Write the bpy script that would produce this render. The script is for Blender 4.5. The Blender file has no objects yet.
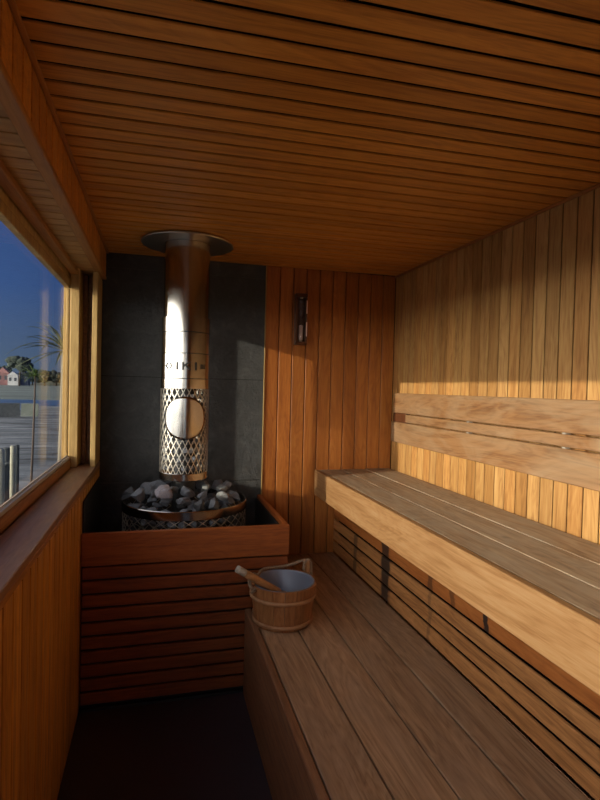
import bpy, bmesh, math, random
from mathutils import Vector, Matrix
PI = math.pi
sc = bpy.context.scene
C = sc.collection
rnd = random.Random(7)

# ------------------------------------------------------------------ camera
YAW, PITCH, ROLL, FPX = math.radians(15.075), math.radians(-1.314), math.radians(1.415), 527.42
cam = bpy.data.cameras.new('camera')
cam.sensor_fit = 'VERTICAL'; cam.sensor_height = 36.0; cam.lens = FPX / 800 * 36.0
cam.clip_start = 0.02; cam.clip_end = 3000
co = bpy.data.objects.new('camera', cam); C.objects.link(co)
fwd = Vector((math.sin(YAW)*math.cos(PITCH), math.cos(YAW)*math.cos(PITCH), math.sin(PITCH)))
rt0 = Vector((math.cos(YAW), -math.sin(YAW), 0)); up0 = rt0.cross(fwd)
rt = rt0*math.cos(ROLL) + up0*math.sin(ROLL); up = up0*math.cos(ROLL) - rt0*math.sin(ROLL)
co.matrix_world = Matrix(((rt.x, up.x, -fwd.x, 0), (rt.y, up.y, -fwd.y, 0), (rt.z, up.z, -fwd.z, 1.456), (0, 0, 0, 1)))
sc.camera = co

# ------------------------------------------------------------------ sky, sun, exposure
to_sun = Vector((-1, -0.28, 0.2267)).normalized()
HAZE = 6.8
w = bpy.data.worlds.new('sky'); sc.world = w; w.use_nodes = True
nt = w.node_tree; nt.nodes.clear()
wo = nt.nodes.new('ShaderNodeOutputWorld'); bg = nt.nodes.new('ShaderNodeBackground')
# clear deep blue away from the sun, bright haze low on the sun's side (west and south)
def wm(op, a, b=None, c=None):
    m = nt.nodes.new('ShaderNodeMath'); m.operation = op
    for s_, v in zip(m.inputs, (a, b, c)):
        if v is None: continue
        if hasattr(v, 'links'): nt.links.new(v, s_)
        else: s_.default_value = v
    return m.outputs[0]
tcw = nt.nodes.new('ShaderNodeTexCoord'); sep = nt.nodes.new('ShaderNodeSeparateXYZ'); nt.links.new(tcw.outputs['Generated'], sep.inputs[0])
wx, wy, wz = sep.outputs
side = wm('ADD', wm('MULTIPLY', wx, -0.976), wm('MULTIPLY', wy, -0.215))
mr = nt.nodes.new('ShaderNodeMapRange'); mr.interpolation_type = 'SMOOTHSTEP'
nt.links.new(side, mr.inputs[0]); mr.inputs[1].default_value = 0.08; mr.inputs[2].default_value = 0.88
elev = wm('MAXIMUM', wz, 0.0)
haze = wm('MULTIPLY', mr.outputs[0], wm('ADD', wm('POWER', 2.718, wm('MULTIPLY', elev, -5.5)), 0.10))
cr = nt.nodes.new('ShaderNodeValToRGB'); e = cr.color_ramp.elements
e[0].position = 0.0; e[0].color = (0.068, 0.10, 0.15, 1); e[1].position = 0.55; e[1].color = (0.016, 0.038, 0.14, 1)
q = e.new(0.16); q.color = (0.034, 0.072, 0.19, 1)
nt.links.new(elev, cr.inputs[0])
b1 = nt.nodes.new('ShaderNodeMix'); b1.data_type = 'RGBA'; b1.blend_type = 'ADD'; b1.inputs[0].default_value = 1.0
hz = nt.nodes.new('ShaderNodeVectorMath'); hz.operation = 'SCALE'; hz.inputs[0].default_value = (1.0, 0.93, 0.82); nt.links.new(wm('MULTIPLY', haze, HAZE), hz.inputs['Scale'])
nt.links.new(cr.outputs[0], b1.inputs[6]); nt.links.new(hz.outputs[0], b1.inputs[7])
nt.links.new(b1.outputs[2], bg.inputs[0]); nt.links.new(bg.outputs[0], wo.inputs[0])
bg.inputs[1].default_value = 1.0
sl = bpy.data.lights.new('sun', 'SUN'); sl.energy = 2.5; sl.color = (1.0, 0.87, 0.68); sl.angle = math.radians(0.6)
so = bpy.data.objects.new('sun', sl); C.objects.link(so)
so.rotation_euler = to_sun.to_track_quat('Z', 'Y').to_euler()
so.location = (-6, 1, 5)
sc.view_settings.view_transform = 'Standard'; sc.view_settings.look = 'None'
sc.view_settings.gamma = 1; sc.view_settings.use_curve_mapping = False
sc.view_settings.exposure = 0.74
sc.cycles.use_denoising = True
sc.cycles.max_bounces = 12; sc.cycles.diffuse_bounces = 6; sc.cycles.transparent_max_bounces = 16
sc.cycles.sample_clamp_indirect = 6

# ------------------------------------------------------------------ materials
def mat(name):
    m = bpy.data.materials.new(name); m.use_nodes = True
    nt = m.node_tree; b = nt.nodes['Principled BSDF']
    return m, nt, b
def N(nt, t, **k):
    n = nt.nodes.new(t)
    for a, v in k.items():
        if a in n.inputs: n.inputs[a].default_value = v
        else: setattr(n, a, v)
    return n
def L(nt, a, b): nt.links.new(a, b)
def ramp(nt, stops, fac):
    r = nt.nodes.new('ShaderNodeValToRGB')
    e = r.color_ramp.elements
    e[0].position = stops[0][0]; e[0].color = (*stops[0][1], 1)
    e[1].position = stops[-1][0]; e[1].color = (*stops[-1][1], 1)
    for p, c in stops[1:-1]:
        q = e.new(p); q.color = (*c, 1)
    L(nt, fac, r.inputs[0]); return r
def mixc(nt, a, b, fac, mode='MIX'):
    m = nt.nodes.new('ShaderNodeMix'); m.data_type = 'RGBA'; m.blend_type = mode
    for s, v in ((m.inputs[0], fac), (m.inputs[6], a), (m.inputs[7], b)):
        if hasattr(v, 'links'): L(nt, v, s)
        elif isinstance(v, tuple): s.default_value = (*v, 1)
        else: s.default_value = v
    return m.outputs[2]
def math_(nt, op, a, b=None):
    m = nt.nodes.new('ShaderNodeMath'); m.operation = op
    for s, v in ((m.inputs[0], a), (m.inputs[1], b)):
        if v is None: continue
        if hasattr(v, 'links'): L(nt, v, s)
        else: s.default_value = v
    return m.outputs[0]

def wood(name, axis, dark, mid, light, rough=0.45, var=0.35, stain=0.0, grey=None, figure=0.5, spec=0.35, hue=0.0):
    """planed boards; grain runs along axis ('x','y','z'); every board its own tone"""
    m, nt, b = mat(name)
    tc = N(nt, 'ShaderNodeTexCoord'); geo = N(nt, 'ShaderNodeNewGeometry')
    rpi = geo.outputs['Random Per Island']
    off = N(nt, 'ShaderNodeVectorMath', operation='MULTIPLY_ADD')
    cmb = N(nt, 'ShaderNodeCombineXYZ'); L(nt, rpi, cmb.inputs[0]); L(nt, rpi, cmb.inputs[1]); L(nt, rpi, cmb.inputs[2])
    L(nt, cmb.outputs[0], off.inputs[0]); off.inputs[1].default_value = (37.0, 53.0, 29.0); L(nt, tc.outputs['Object'], off.inputs[2])
    def scaled(long, cross):
        mp = N(nt, 'ShaderNodeMapping'); s = [cross]*3; s['xyz'.index(axis)] = long
        mp.inputs['Scale'].default_value = s; L(nt, off.outputs[0], mp.inputs['Vector']); return mp.outputs[0]
    n1 = N(nt, 'ShaderNodeTexNoise', Scale=1.0, Detail=5.0, Roughness=0.6, Distortion=0.6); L(nt, scaled(2.2, 42.0), n1.inputs['Vector'])
    n2 = N(nt, 'ShaderNodeTexNoise', Scale=1.0, Detail=3.0, Roughness=0.55, Distortion=1.5); L(nt, scaled(1.1, 7.0), n2.inputs['Vector'])
    n3 = N(nt, 'ShaderNodeTexNoise', Scale=1.0, Detail=2.0, Roughness=0.6); L(nt, scaled(14.0, 260.0), n3.inputs['Vector'])
    rings = math_(nt, 'FRACT', math_(nt, 'MULTIPLY', n2.outputs[0], 9.0))
    tri = math_(nt, 'ABSOLUTE', math_(nt, 'SUBTRACT', rings, 0.5))
    f = math_(nt, 'ADD', math_(nt, 'MULTIPLY', n1.outputs[0], 0.8), math_(nt, 'MULTIPLY', tri, figure*0.45))
    f = math_(nt, 'ADD', f, math_(nt, 'MULTIPLY', math_(nt, 'SUBTRACT', n3.outputs[0], 0.5), 0.35))
    r = ramp(nt, [(0.28, dark), (0.5, mid), (0.78, light)], f)
    v = math_(nt, 'ADD', math_(nt, 'MULTIPLY', rpi, var), 1.0 - var*0.5)
    col = mixc(nt, r.outputs[0], (1, 1, 1), 1.0, 'MULTIPLY')
    cv = N(nt, 'ShaderNodeCombineColor'); 
    v2 = math_(nt, 'POWER', v, 1.15); v3 = math_(nt, 'POWER', v, 1.4)
    L(nt, v, cv.inputs[0]); L(nt, v2, cv.inputs[1]); L(nt, v3, cv.inputs[2])
    col = mixc(nt, col, cv.outputs[0], 1.0, 'MULTIPLY')
    if hue:      # some boards redder, some paler and yellower
        h = math_(nt, 'FRACT', math_(nt, 'MULTIPLY', rpi, 13.7))
        hr = ramp(nt, [(0.0, (1.08, 0.90, 0.72)), (0.5, (1.0, 1.0, 0.95)), (1.0, (0.98, 1.10, 1.30))], h)
        col = mixc(nt, col, hr.outputs[0], hue, 'MULTIPLY')
    if grey:
        n4 = N(nt, 'ShaderNodeTexNoise', Scale=1.0, Detail=4.0, Roughness=0.65, Distortion=0.8); L(nt, scaled(2.5, 9.0), n4.inputs['Vector'])
        g = ramp(nt, [(0.40, (0, 0, 0)), (0.68, (1, 1, 1))], n4.outputs[0])
        gf = math_(nt, 'MULTIPLY', g.outputs[0], grey[1]); col = mixc(nt, col, grey[0], gf)
    if stain:
        n5 = N(nt, 'ShaderNodeTexNoise', Scale=1.0, Detail=3.0, Roughness=0.7, Distortion=1.0); L(nt, scaled(5.0, 11.0), n5.inputs['Vector'])
        s = ramp(nt, [(0.66, (0, 0, 0)), (0.80, (1, 1, 1))], n5.outputs[0])
        sf = math_(nt, 'MULTIPLY', s.outputs[0], stain); col = mixc(nt, col, (dark[0]*0.35, dark[1]*0.35, dark[2]*0.4), sf)
    L(nt, col, b.inputs['Base Color'])
    b.inputs['Roughness'].default_value = rough; b.inputs['Specular IOR Level'].default_value = spec
    rr = math_(nt, 'ADD', math_(nt, 'MULTIPLY', n1.outputs[0], 0.25), rough-0.12); L(nt, rr, b.inputs['Roughness'])
    bp = N(nt, 'ShaderNodeBump', Strength=0.18, Distance=0.002); L(nt, f, bp.inputs['Height']); L(nt, bp.outputs[0], b.inputs['Normal'])
    return m
def drip_marks(m, ys, zc):
    """dark water marks run down the slats at fixed places along the bench"""
    nt = m.node_tree; b = nt.nodes['Principled BSDF']; src = b.inputs['Base Color'].links[0].from_socket
    tc = N(nt, 'ShaderNodeTexCoord'); sp = N(nt, 'ShaderNodeSeparateXYZ'); L(nt, tc.outputs['Object'], sp.inputs[0])
    n = N(nt, 'ShaderNodeTexNoise', Scale=22.0, Detail=4.0); L(nt, tc.outputs['Object'], n.inputs['Vector'])
    yy = math_(nt, 'ADD', sp.outputs[1], math_(nt, 'MULTIPLY', math_(nt, 'SUBTRACT', n.outputs[0], 0.5), 0.06)); tot = None
    for y0, wd, st_ in ys:
        k = math_(nt, 'SUBTRACT', 1.0, math_(nt, 'DIVIDE', math_(nt, 'ABSOLUTE', math_(nt, 'SUBTRACT', yy, y0)), wd))
        k = math_(nt, 'MULTIPLY', math_(nt, 'MINIMUM', math_(nt, 'MULTIPLY', math_(nt, 'MAXIMUM', k, 0.0), 2.5), 1.0), st_)
        tot = k if tot is None else math_(nt, 'MAXIMUM', tot, k)
    L(nt, mixc(nt, src, (0.018, 0.016, 0.016), tot), b.inputs['Base Color'])
def plain(name, col, rough=0.6, metal=0.0, spec=0.5, bump=None, noise=None):
    m, nt, b = mat(name)
    b.inputs['Base Color'].default_value = (*col, 1); b.inputs['Roughness'].default_value = rough
    b.inputs['Metallic'].default_value = metal; b.inputs['Specular IOR Level'].default_value = spec
    tc = N(nt, 'ShaderNodeTexCoord')
    if noise:
        n = N(nt, 'ShaderNodeTexNoise', Scale=noise[0], Detail=6.0, Roughness=0.65); L(nt, tc.outputs['Object'], n.inputs['Vector'])
        r = ramp(nt, [(0.35, col), (0.7, noise[1])], n.outputs[0]); L(nt, r.outputs[0], b.inputs['Base Color'])
    if bump:
        n = N(nt, 'ShaderNodeTexNoise', Scale=bump[0], Detail=6.0, Roughness=0.7); L(nt, tc.outputs['Object'], n.inputs['Vector'])
        bp = N(nt, 'ShaderNodeBump', Strength=bump[1], Distance=bump[2]); L(nt, n.outputs[0], bp.inputs['Height']); L(nt, bp.outputs[0], b.inputs['Normal'])
    return m

OR_D, OR_M, OR_L = (0.27, 0.085, 0.018), (0.34, 0.112, 0.024), (0.45, 0.165, 0.042)
M = {}
M['ceil'] = wood('ceiling_boards', 'x', (0.407, 0.160, 0.029), (0.597, 0.262, 0.047), (0.711, 0.339, 0.068), 0.42, 0.28)
M['back'] = wood('back_boards', 'z', OR_D, (0.378, 0.123, 0.022), (0.468, 0.176, 0.038), 0.5, 0.34, figure=0.8, hue=0.25)
M['right'] = wood('right_boards', 'z', (0.254, 0.115, 0.031), (0.390, 0.199, 0.060), (0.474, 0.278, 0.096), 0.6, 0.46, figure=0.7, stain=0.25, hue=0.35)
M['left'] = wood('left_boards', 'z', (0.381, 0.155, 0.030), (0.624, 0.291, 0.056), (0.797, 0.414, 0.086), 0.45, 0.3)
M['trim_y'] = wood('trim_long', 'y', (0.24, 0.085, 0.022), (0.34, 0.135, 0.038), (0.44, 0.20, 0.065), 0.5, 0.1)
M['trim_z'] = wood('trim_upright', 'z', (0.26, 0.10, 0.026), (0.40, 0.18, 0.048), (0.50, 0.26, 0.08), 0.5, 0.1)
M['frame_z'] = wood('jamb', 'z', (0.34, 0.20, 0.07), (0.50, 0.33, 0.12), (0.62, 0.44, 0.19), 0.55, 0.15)
M['frame_y'] = wood('frame_long', 'y', (0.30, 0.12, 0.03), (0.42, 0.19, 0.05), (0.52, 0.27, 0.09), 0.5, 0.1)
M['sill'] = wood('sill_board', 'y', (0.188, 0.084, 0.037), (0.300, 0.144, 0.063), (0.425, 0.228, 0.110), 0.42, 0.1, figure=0.7, grey=((0.30, 0.22, 0.17), 0.4))
M['bench'] = wood('upper_planks', 'y', (0.194, 0.120, 0.067), (0.350, 0.239, 0.149), (0.492, 0.379, 0.253), 0.6, 0.16, stain=0.6, grey=((0.36, 0.31, 0.24), 0.6), figure=0.8)
M['fascia'] = wood('bench_fascia', 'y', (0.230, 0.110, 0.039), (0.318, 0.172, 0.070), (0.378, 0.232, 0.113), 0.6, 0.08, figure=0.6)
M['lbench'] = wood('lower_planks', 'y', (0.264, 0.154, 0.083), (0.428, 0.269, 0.151), (0.581, 0.396, 0.245), 0.55, 0.18, stain=0.5, grey=((0.30, 0.21, 0.15), 0.45), figure=0.9)
M['lfascia'] = wood('lower_fascia', 'y', (0.185, 0.085, 0.040), (0.291, 0.145, 0.073), (0.397, 0.220, 0.119), 0.55, 0.1)
M['riser'] = wood('riser_slats', 'y', (0.344, 0.146, 0.048), (0.568, 0.262, 0.089), (0.758, 0.385, 0.150), 0.6, 0.2, stain=0.5)
M['rise_lit'] = wood('riser_lit_slat', 'y', (0.338, 0.102, 0.022), (0.494, 0.168, 0.040), (0.598, 0.228, 0.060), 0.55, 0.1, stain=0.4)  # redder than the other slats: warm bounced light put into the colour
drip_marks(M['riser'], [(2.39, 0.06, 0.9), (2.80, 0.035, 0.6), (1.95, 0.016, 0.35)], 0)
drip_marks(M['rise_lit'], [(2.40, 0.05, 0.85), (1.95, 0.025, 0.6), (1.78, 0.02, 0.5), (1.562, 0.018, 0.95)], 0)
M['rest'] = wood('backrest_boards', 'y', (0.154, 0.068, 0.023), (0.239, 0.116, 0.044), (0.296, 0.154, 0.064), 0.62, 0.2, figure=1.0, grey=((0.36, 0.27, 0.17), 0.4))
M['box'] = wood('surround_rails', 'x', (0.238, 0.064, 0.016), (0.356, 0.102, 0.023), (0.449, 0.145, 0.036), 0.5, 0.15)
M['box_y'] = wood('surround_side', 'y', (0.238, 0.058, 0.012), (0.356, 0.092, 0.018), (0.449, 0.132, 0.028), 0.5, 0.15)
M['slat'] = wood('surround_slats', 'x', (0.164, 0.040, 0.011), (0.253, 0.066, 0.017), (0.329, 0.094, 0.024), 0.5, 0.22)
M['bucket'] = wood('bucket_staves', 'z', (0.216, 0.085, 0.029), (0.338, 0.150, 0.057), (0.459, 0.221, 0.092), 0.5, 0.3)
M['hoop'] = wood('bucket_hoops', 'x', (0.299, 0.144, 0.066), (0.414, 0.218, 0.110), (0.529, 0.310, 0.165), 0.5, 0.1)
M['ladle'] = wood('ladle_wood', 'x', (0.34, 0.16, 0.06), (0.46, 0.24, 0.10), (0.55, 0.32, 0.15), 0.45, 0.1)
M['ladle_end'] = wood('weathered_end', 'x', (0.28, 0.23, 0.18), (0.38, 0.33, 0.27), (0.46, 0.41, 0.35), 0.6, 0.1)
M['timerwood'] = wood('timer_wood', 'z', (0.07, 0.024, 0.010), (0.11, 0.038, 0.015), (0.15, 0.055, 0.02), 0.4, 0.1)
M['soffit'] = wood('soffit_boards', 'x', (0.375, 0.194, 0.066), (0.525, 0.300, 0.108), (0.650, 0.400, 0.156), 0.5, 0.2)
M['gap'] = plain('shade_backing', (0.016, 0.007, 0.004), 0.9, spec=0.1)  # near-black colour stands in for the shade between the boards
M['black'] = plain('black_liner', (0.012, 0.011, 0.011), 0.6)
M['floor'] = plain('dark_floor', (0.046, 0.040, 0.050), 0.42, spec=0.5, bump=(180, 0.25, 0.001), noise=(3.0, (0.056, 0.048, 0.060)))
M['rope'] = plain('rope', (0.20, 0.13, 0.08), 0.9, bump=(400, 0.8, 0.001), noise=(150, (0.34, 0.23, 0.15)))
M['liner'] = plain('bucket_liner', (0.20, 0.22, 0.29), 0.35, metal=0.3)
M['bead'] = plain('glazing_bead', (0.55, 0.53, 0.50), 0.4)
M['sandw'] = plain('timer_sand', (0.75, 0.55, 0.45), 0.9)
M['brass'] = plain('timer_cap', (0.55, 0.42, 0.30), 0.35, metal=0.8)
M['letter'] = plain('lettering', (0.02, 0.017, 0.015), 0.5)
M['pipe_in'] = plain('dark_pipe', (0.05, 0.05, 0.05), 0.5, metal=0.7)
def slate():
    m, nt, b = mat('slate')
    tc = N(nt, 'ShaderNodeTexCoord')
    n = N(nt, 'ShaderNodeTexNoise', Scale=9.0, Detail=8.0, Roughness=0.7, Distortion=0.8); L(nt, tc.outputs['Object'], n.inputs['Vector'])
    r = ramp(nt, [(0.3, (0.045, 0.048, 0.051)), (0.55, (0.072, 0.077, 0.082)), (0.75, (0.115, 0.122, 0.130))], n.outputs[0])
    L(nt, r.outputs[0], b.inputs['Base Color']); b.inputs['Roughness'].default_value = 0.6
    n2 = N(nt, 'ShaderNodeTexNoise', Scale=38.0, Detail=8.0, Roughness=0.75); L(nt, tc.outputs['Object'], n2.inputs['Vector'])
    bp = N(nt, 'ShaderNodeBump', Strength=1.0, Distance=0.03); b.inputs['Diffuse Roughness'].default_value = 1.0; L(nt, n2.outputs[0], bp.inputs['Height']); L(nt, bp.outputs[0], b.inputs['Normal'])
    return m
M['slate'] = slate()
def steel(name, col=(0.42, 0.40, 0.375), rough=0.16):
    m, nt, b = mat(name)
    b.inputs['Base Color'].default_value = (*col, 1); b.inputs['Metallic'].default_value = 1.0
    tc = N(nt, 'ShaderNodeTexCoord'); mp = N(nt, 'ShaderNodeMapping'); mp.inputs['Scale'].default_value = (6, 6, 300); L(nt, tc.outputs['Object'], mp.inputs[0])
    n = N(nt, 'ShaderNodeTexNoise', Scale=1.0, Detail=3.0); L(nt, mp.outputs[0], n.inputs['Vector'])
    rr = math_(nt, 'ADD', math_(nt, 'MULTIPLY', n.outputs[0], 0.03), rough-0.015); L(nt, rr, b.inputs['Roughness'])
    return m
M['steel'] = steel('brushed_steel'); M['steel2'] = steel('mesh_steel', (0.58, 0.54, 0.47), 0.38)
def stone(name, a, c, d, sc_=30):
    m, nt, b = mat(name)
    tc = N(nt, 'ShaderNodeTexCoord'); n = N(nt, 'ShaderNodeTexNoise', Scale=sc_, Detail=8.0, Roughness=0.7); L(nt, tc.outputs['Object'], n.inputs['Vector'])
    r = ramp(nt, [(0.3, a), (0.52, c), (0.75, d)], n.outputs[0]); L(nt, r.outputs[0], b.inputs['Base Color']); b.inputs['Roughness'].default_value = 0.75
    n2 = N(nt, 'ShaderNodeTexNoise', Scale=90.0, Detail=6.0, Roughness=0.7); L(nt, tc.outputs['Object'], n2.inputs['Vector'])
    bp = N(nt, 'ShaderNodeBump', Strength=0.6, Distance=0.004); L(nt, n2.outputs[0], bp.inputs['Height']); L(nt, bp.outputs[0], b.inputs['Normal'])
    return m
M['stone'] = stone('grey_stone', (0.075, 0.082, 0.10), (0.17, 0.185, 0.215), (0.32, 0.34, 0.39))
M['stone_dark'] = stone('dark_stone', (0.04, 0.04, 0.045), (0.075, 0.08, 0.09), (0.13, 0.135, 0.15))
M['stone_pink'] = stone('pale_stone', (0.20, 0.20, 0.24), (0.34, 0.32, 0.36), (0.48, 0.34, 0.32), 14)
M['stone_white'] = stone('speckled_stone', (0.10, 0.11, 0.12), (0.25, 0.26, 0.26), (0.55, 0.54, 0.50), 45)
def glass():
    m = bpy.data.materials.new('window_glass'); m.use_nodes = True; nt = m.node_tree; nt.nodes.clear()
    o = N(nt, 'ShaderNodeOutputMaterial'); tr = N(nt, 'ShaderNodeBsdfTransparent'); tr.inputs[0].default_value = (0.97, 0.985, 0.98, 1)
    g = N(nt, 'ShaderNodeBsdfGlossy'); g.inputs['Roughness'].default_value = 0.0
    ge = N(nt, 'ShaderNodeNewGeometry'); dp = N(nt, 'ShaderNodeVectorMath', operation='DOT_PRODUCT')
    L(nt, ge.outputs['Incoming'], dp.inputs[0]); L(nt, ge.outputs['Normal'], dp.inputs[1])
    cs = math_(nt, 'ABSOLUTE', dp.outputs['Value']); pw = math_(nt, 'POWER', math_(nt, 'SUBTRACT', 1.0, cs), 5.0)
    fr = math_(nt, 'ADD', math_(nt, 'MULTIPLY', pw, 0.5), 0.03); mx = N(nt, 'ShaderNodeMixShader')
    L(nt, fr, mx.inputs[0]); L(nt, tr.outputs[0], mx.inputs[1]); L(nt, g.outputs[0], mx.inputs[2]); L(nt, mx.outputs[0], o.inputs[0])
    return m
M['glass'] = glass()

# ------------------------------------------------------------------ mesh helpers
class MB:
    def __init__(s): s.v = []; s.f = []; s.sm = []
    def add(s, vs, fs, smooth=False):
        o = len(s.v); s.v += [tuple(p) for p in vs]; s.f += [tuple(i+o for i in f) for f in fs]; s.sm += [smooth]*len(fs); return s
    def box(s, x0, x1, y0, y1, z0, z1, b=0.0015, mtx=None):
        if x0 > x1: x0, x1 = x1, x0
        if y0 > y1: y0, y1 = y1, y0
        if z0 > z1: z0, z1 = z1, z0
        lo = (x0, y0, z0); hi = (x1, y1, z1)
        if b <= 0:
            vs = [(hi[0] if i & 1 else lo[0], hi[1] if i & 2 else lo[1], hi[2] if i & 4 else lo[2]) for i in range(8)]
            fs = [(0, 2, 3, 1), (4, 5, 7, 6), (0, 1, 5, 4), (2, 6, 7, 3), (0, 4, 6, 2), (1, 3, 7, 5)]
        else:
            b = min(b, (x1-x0)*0.4, (y1-y0)*0.4, (z1-z0)*0.4)
            vs = []; idx = {}
            for i in range(8):
                sg = [1 if i & (1 << k) else -1 for k in range(3)]
                for a in range(3):
                    p = [(hi[k] if sg[k] > 0 else lo[k]) for k in range(3)]
                    for k in range(3):
                        if k != a: p[k] -= sg[k]*b
                    idx[(i, a)] = len(vs); vs.append(tuple(p))
            fs = []
            for a in range(3):
                o1, o2 = (a+1) % 3, (a+2) % 3
                for sg in (0, 1):
                    base = sg << a
                    q = [base, base | (1 << o1), base | (1 << o1) | (1 << o2), base | (1 << o2)]
                    q = [idx[(c, a)] for c in q]
                    fs.append(tuple(q if sg else q[::-1]))
                for s1 in (0, 1):
                    for s2 in (0, 1):
                        c0 = (s1 << o1) | (s2 << o2); c1 = c0 | (1 << a)
                        q = [idx[(c0, o1)], idx[(c1, o1)], idx[(c1, o2)], idx[(c0, o2)]]
                        fs.append(tuple(q if (s1 != s2) else q[::-1]))
            for i in range(8):
                t = [idx[(i, 0)], idx[(i, 1)], idx[(i, 2)]]
                par = bin(i).count('1') % 2
                fs.append(tuple(t if par else t[::-1]))
        if mtx is not None: vs = [mtx @ Vector(p) for p in vs]
        return s.add(vs, fs)
    def lathe(s, prof, n=48, c=(0, 0, 0), closed=False, smooth=True, a0=0, a1=2*PI, sharp=False):
        if sharp:
            q = list(prof)+([prof[0]] if closed else [])
            for a, b in zip(q[:-1], q[1:]): s.lathe([a, b], n, c, False, smooth, a0, a1)
            return s
        full = abs(a1-a0-2*PI) < 1e-6; m = n if full else n+1
        vs = [(c[0]+r*math.cos(a0+(a1-a0)*i/n), c[1]+r*math.sin(a0+(a1-a0)*i/n), c[2]+z) for i in range(m) for r, z in prof]
        k = len(prof); fs = []
        for i in range(n):
            j = (i+1) % m
            for q in range(k if closed else k-1):
                p = (q+1) % k
                fs.append((i*k+q, j*k+q, j*k+p, i*k+p))
        return s.add(vs, fs, smooth)
    def tube(s, pts, r, n=8, smooth=True, caps=True):
        pts = [Vector(p) for p in pts]; rs = r if isinstance(r, (list, tuple)) else [r]*len(pts)
        prev = None; vs = []
        for i, p in enumerate(pts):
            t = (pts[min(i+1, len(pts)-1)]-pts[max(i-1, 0)]).normalized()
            if prev is None:
                u = t.orthogonal().normalized()
            else:
                u = (prev - t*prev.dot(t)); u = u.normalized() if u.length > 1e-6 else t.orthogonal().normalized()
            prev = u; v_ = t.cross(u)
            vs += [p+(u*math.cos(2*PI*k/n)+v_*math.sin(2*PI*k/n))*rs[i] for k in range(n)]
        fs = [(i*n+k, i*n+(k+1) % n, (i+1)*n+(k+1) % n, (i+1)*n+k) for i in range(len(pts)-1) for k in range(n)]
        if caps: fs += [tuple(range(n))[::-1], tuple((len(pts)-1)*n+k for k in range(n))]
        return s.add(vs, fs, smooth)
    def build(s, name, m, parent=None, origin=None, fix=False):
        me = bpy.data.meshes.new(name)
        og = Vector(origin) if origin is not None else Vector((0, 0, 0))
        me.from_pydata([Vector(p)-og for p in s.v], [], s.f); me.update()
        for p, q in zip(me.polygons, s.sm): p.use_smooth = q
        if fix:
            bm = bmesh.new(); bm.from_mesh(me); bmesh.ops.recalc_face_normals(bm, faces=bm.faces); bm.to_mesh(me); bm.free()
        me.materials.append(m)
        o = bpy.data.objects.new(name, me); C.objects.link(o); o.location = og
        if parent is not None:
            o.parent = parent; o.location = og - parent_loc(parent)
        return o
def parent_loc(p):
    l = Vector(p.location)
    while p.parent is not None:
        p = p.parent; l += Vector(p.location)
    return l
def empty(name, loc):
    o = bpy.data.objects.new(name, None); C.objects.link(o); o.location = loc; o.empty_display_size = 0.05; return o
def tag(o, label, cat, group=None, kind=None):
    o['label'] = label; o['category'] = cat
    if group: o['group'] = group
    if kind: o['kind'] = kind
    return o
def struct(o, label=None):
    o['kind'] = 'structure'
    if label: o['label'] = label
    return o

XL, XR, YF, YB, ZC = -0.315, 1.491, -0.9, 3.2, 2.2

# ------------------------------------------------------------------ shell
b = MB().box(-0.485, 1.62, YF-0.1, YB+0.1, -0.12, 0, 0)
struct(b.build('floor', M['floor']), 'dark vinyl floor')

def boards(name, m, gapm, axis_run, ranges, a0, a1, pitch, gap, first, fixed, thick, backing, bev=0.002):
    """row of boards: axis_run = axis across which they repeat"""
    mb = MB(); k = first
    while k < a1:
        lo = max(k+gap/2, a0); hi = min(k+pitch-gap/2, a1)
        if hi-lo > 0.004: fixed(mb, lo, hi)
        k += pitch
    o = mb.build(name, m)
    return o
# ceiling
skew = Matrix(((1, 0, 0, 0), (-0.028, 1, 0, 0.014), (0, 0, 1, 0), (0, 0, 0, 1)))   # boards run a touch off square
mb = MB(); k = 0.970-0.0748*25
while k < YB:
    lo, hi = k+0.0068, k+0.0748-0.0068
    mb.box(XL+0.022, XR+0.010, lo, hi, ZC, ZC+0.006, 0.001, skew)
    k += 0.0748
cl = struct(mb.build('ceiling', M['ceil']), 'ceiling of narrow brown boards with dark gaps')
MB().box(-0.485, 1.62, YF-0.1, YB+0.1, ZC+0.020, ZC+0.15, 0).build('ceiling_backing', M['gap'], cl)
# back wall
mb = MB(); k = 0.630
while k < XR:
    lo, hi = k+0.0022, min(k+0.0861-0.0022, XR)
    if hi-lo > 0.01: mb.box(lo, hi, YB-0.006, YB+0.012, 0.0, ZC, 0.003)
    k += 0.0861
wb = struct(mb.build('wall_back', M['back']), 'back wall of upright orange brown boards')
MB().box(-0.485, 1.62, YB+0.012, YB+0.12, -0.12, ZC+0.15, 0).build('wall_backing', M['gap'], wb)
MB().box(0.6255, 0.6305, YB-0.012, YB+0.012, 0.6, ZC, 0.001).build('edge_strip', M['frame_z'], wb)
# right wall
mb = MB(); k = 1.494-0.0745*33
while k < YB:
    lo, hi = max(k+0.003, YF), min(k+0.0745-0.003, YB-0.007)
    if hi-lo > 0.01: mb.box(XR, XR+0.006, lo, hi, 0.0, ZC, 0.0015)
    k += 0.0745
wr = struct(mb.build('wall_right', M['right']), 'right wall of upright honey boards')
MB().box(XR+0.010, XR+0.13, YF-0.1, YB+0.1, -0.12, ZC+0.15, 0).build('wall_backing', M['gap'], wr)
t = MB().box(XR-0.012, XR, YF, YB-0.007, ZC-0.012, ZC, 0.002).build('trim_1', M['trim_y']); struct(t, 'thin strip between right wall and ceiling')
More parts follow.
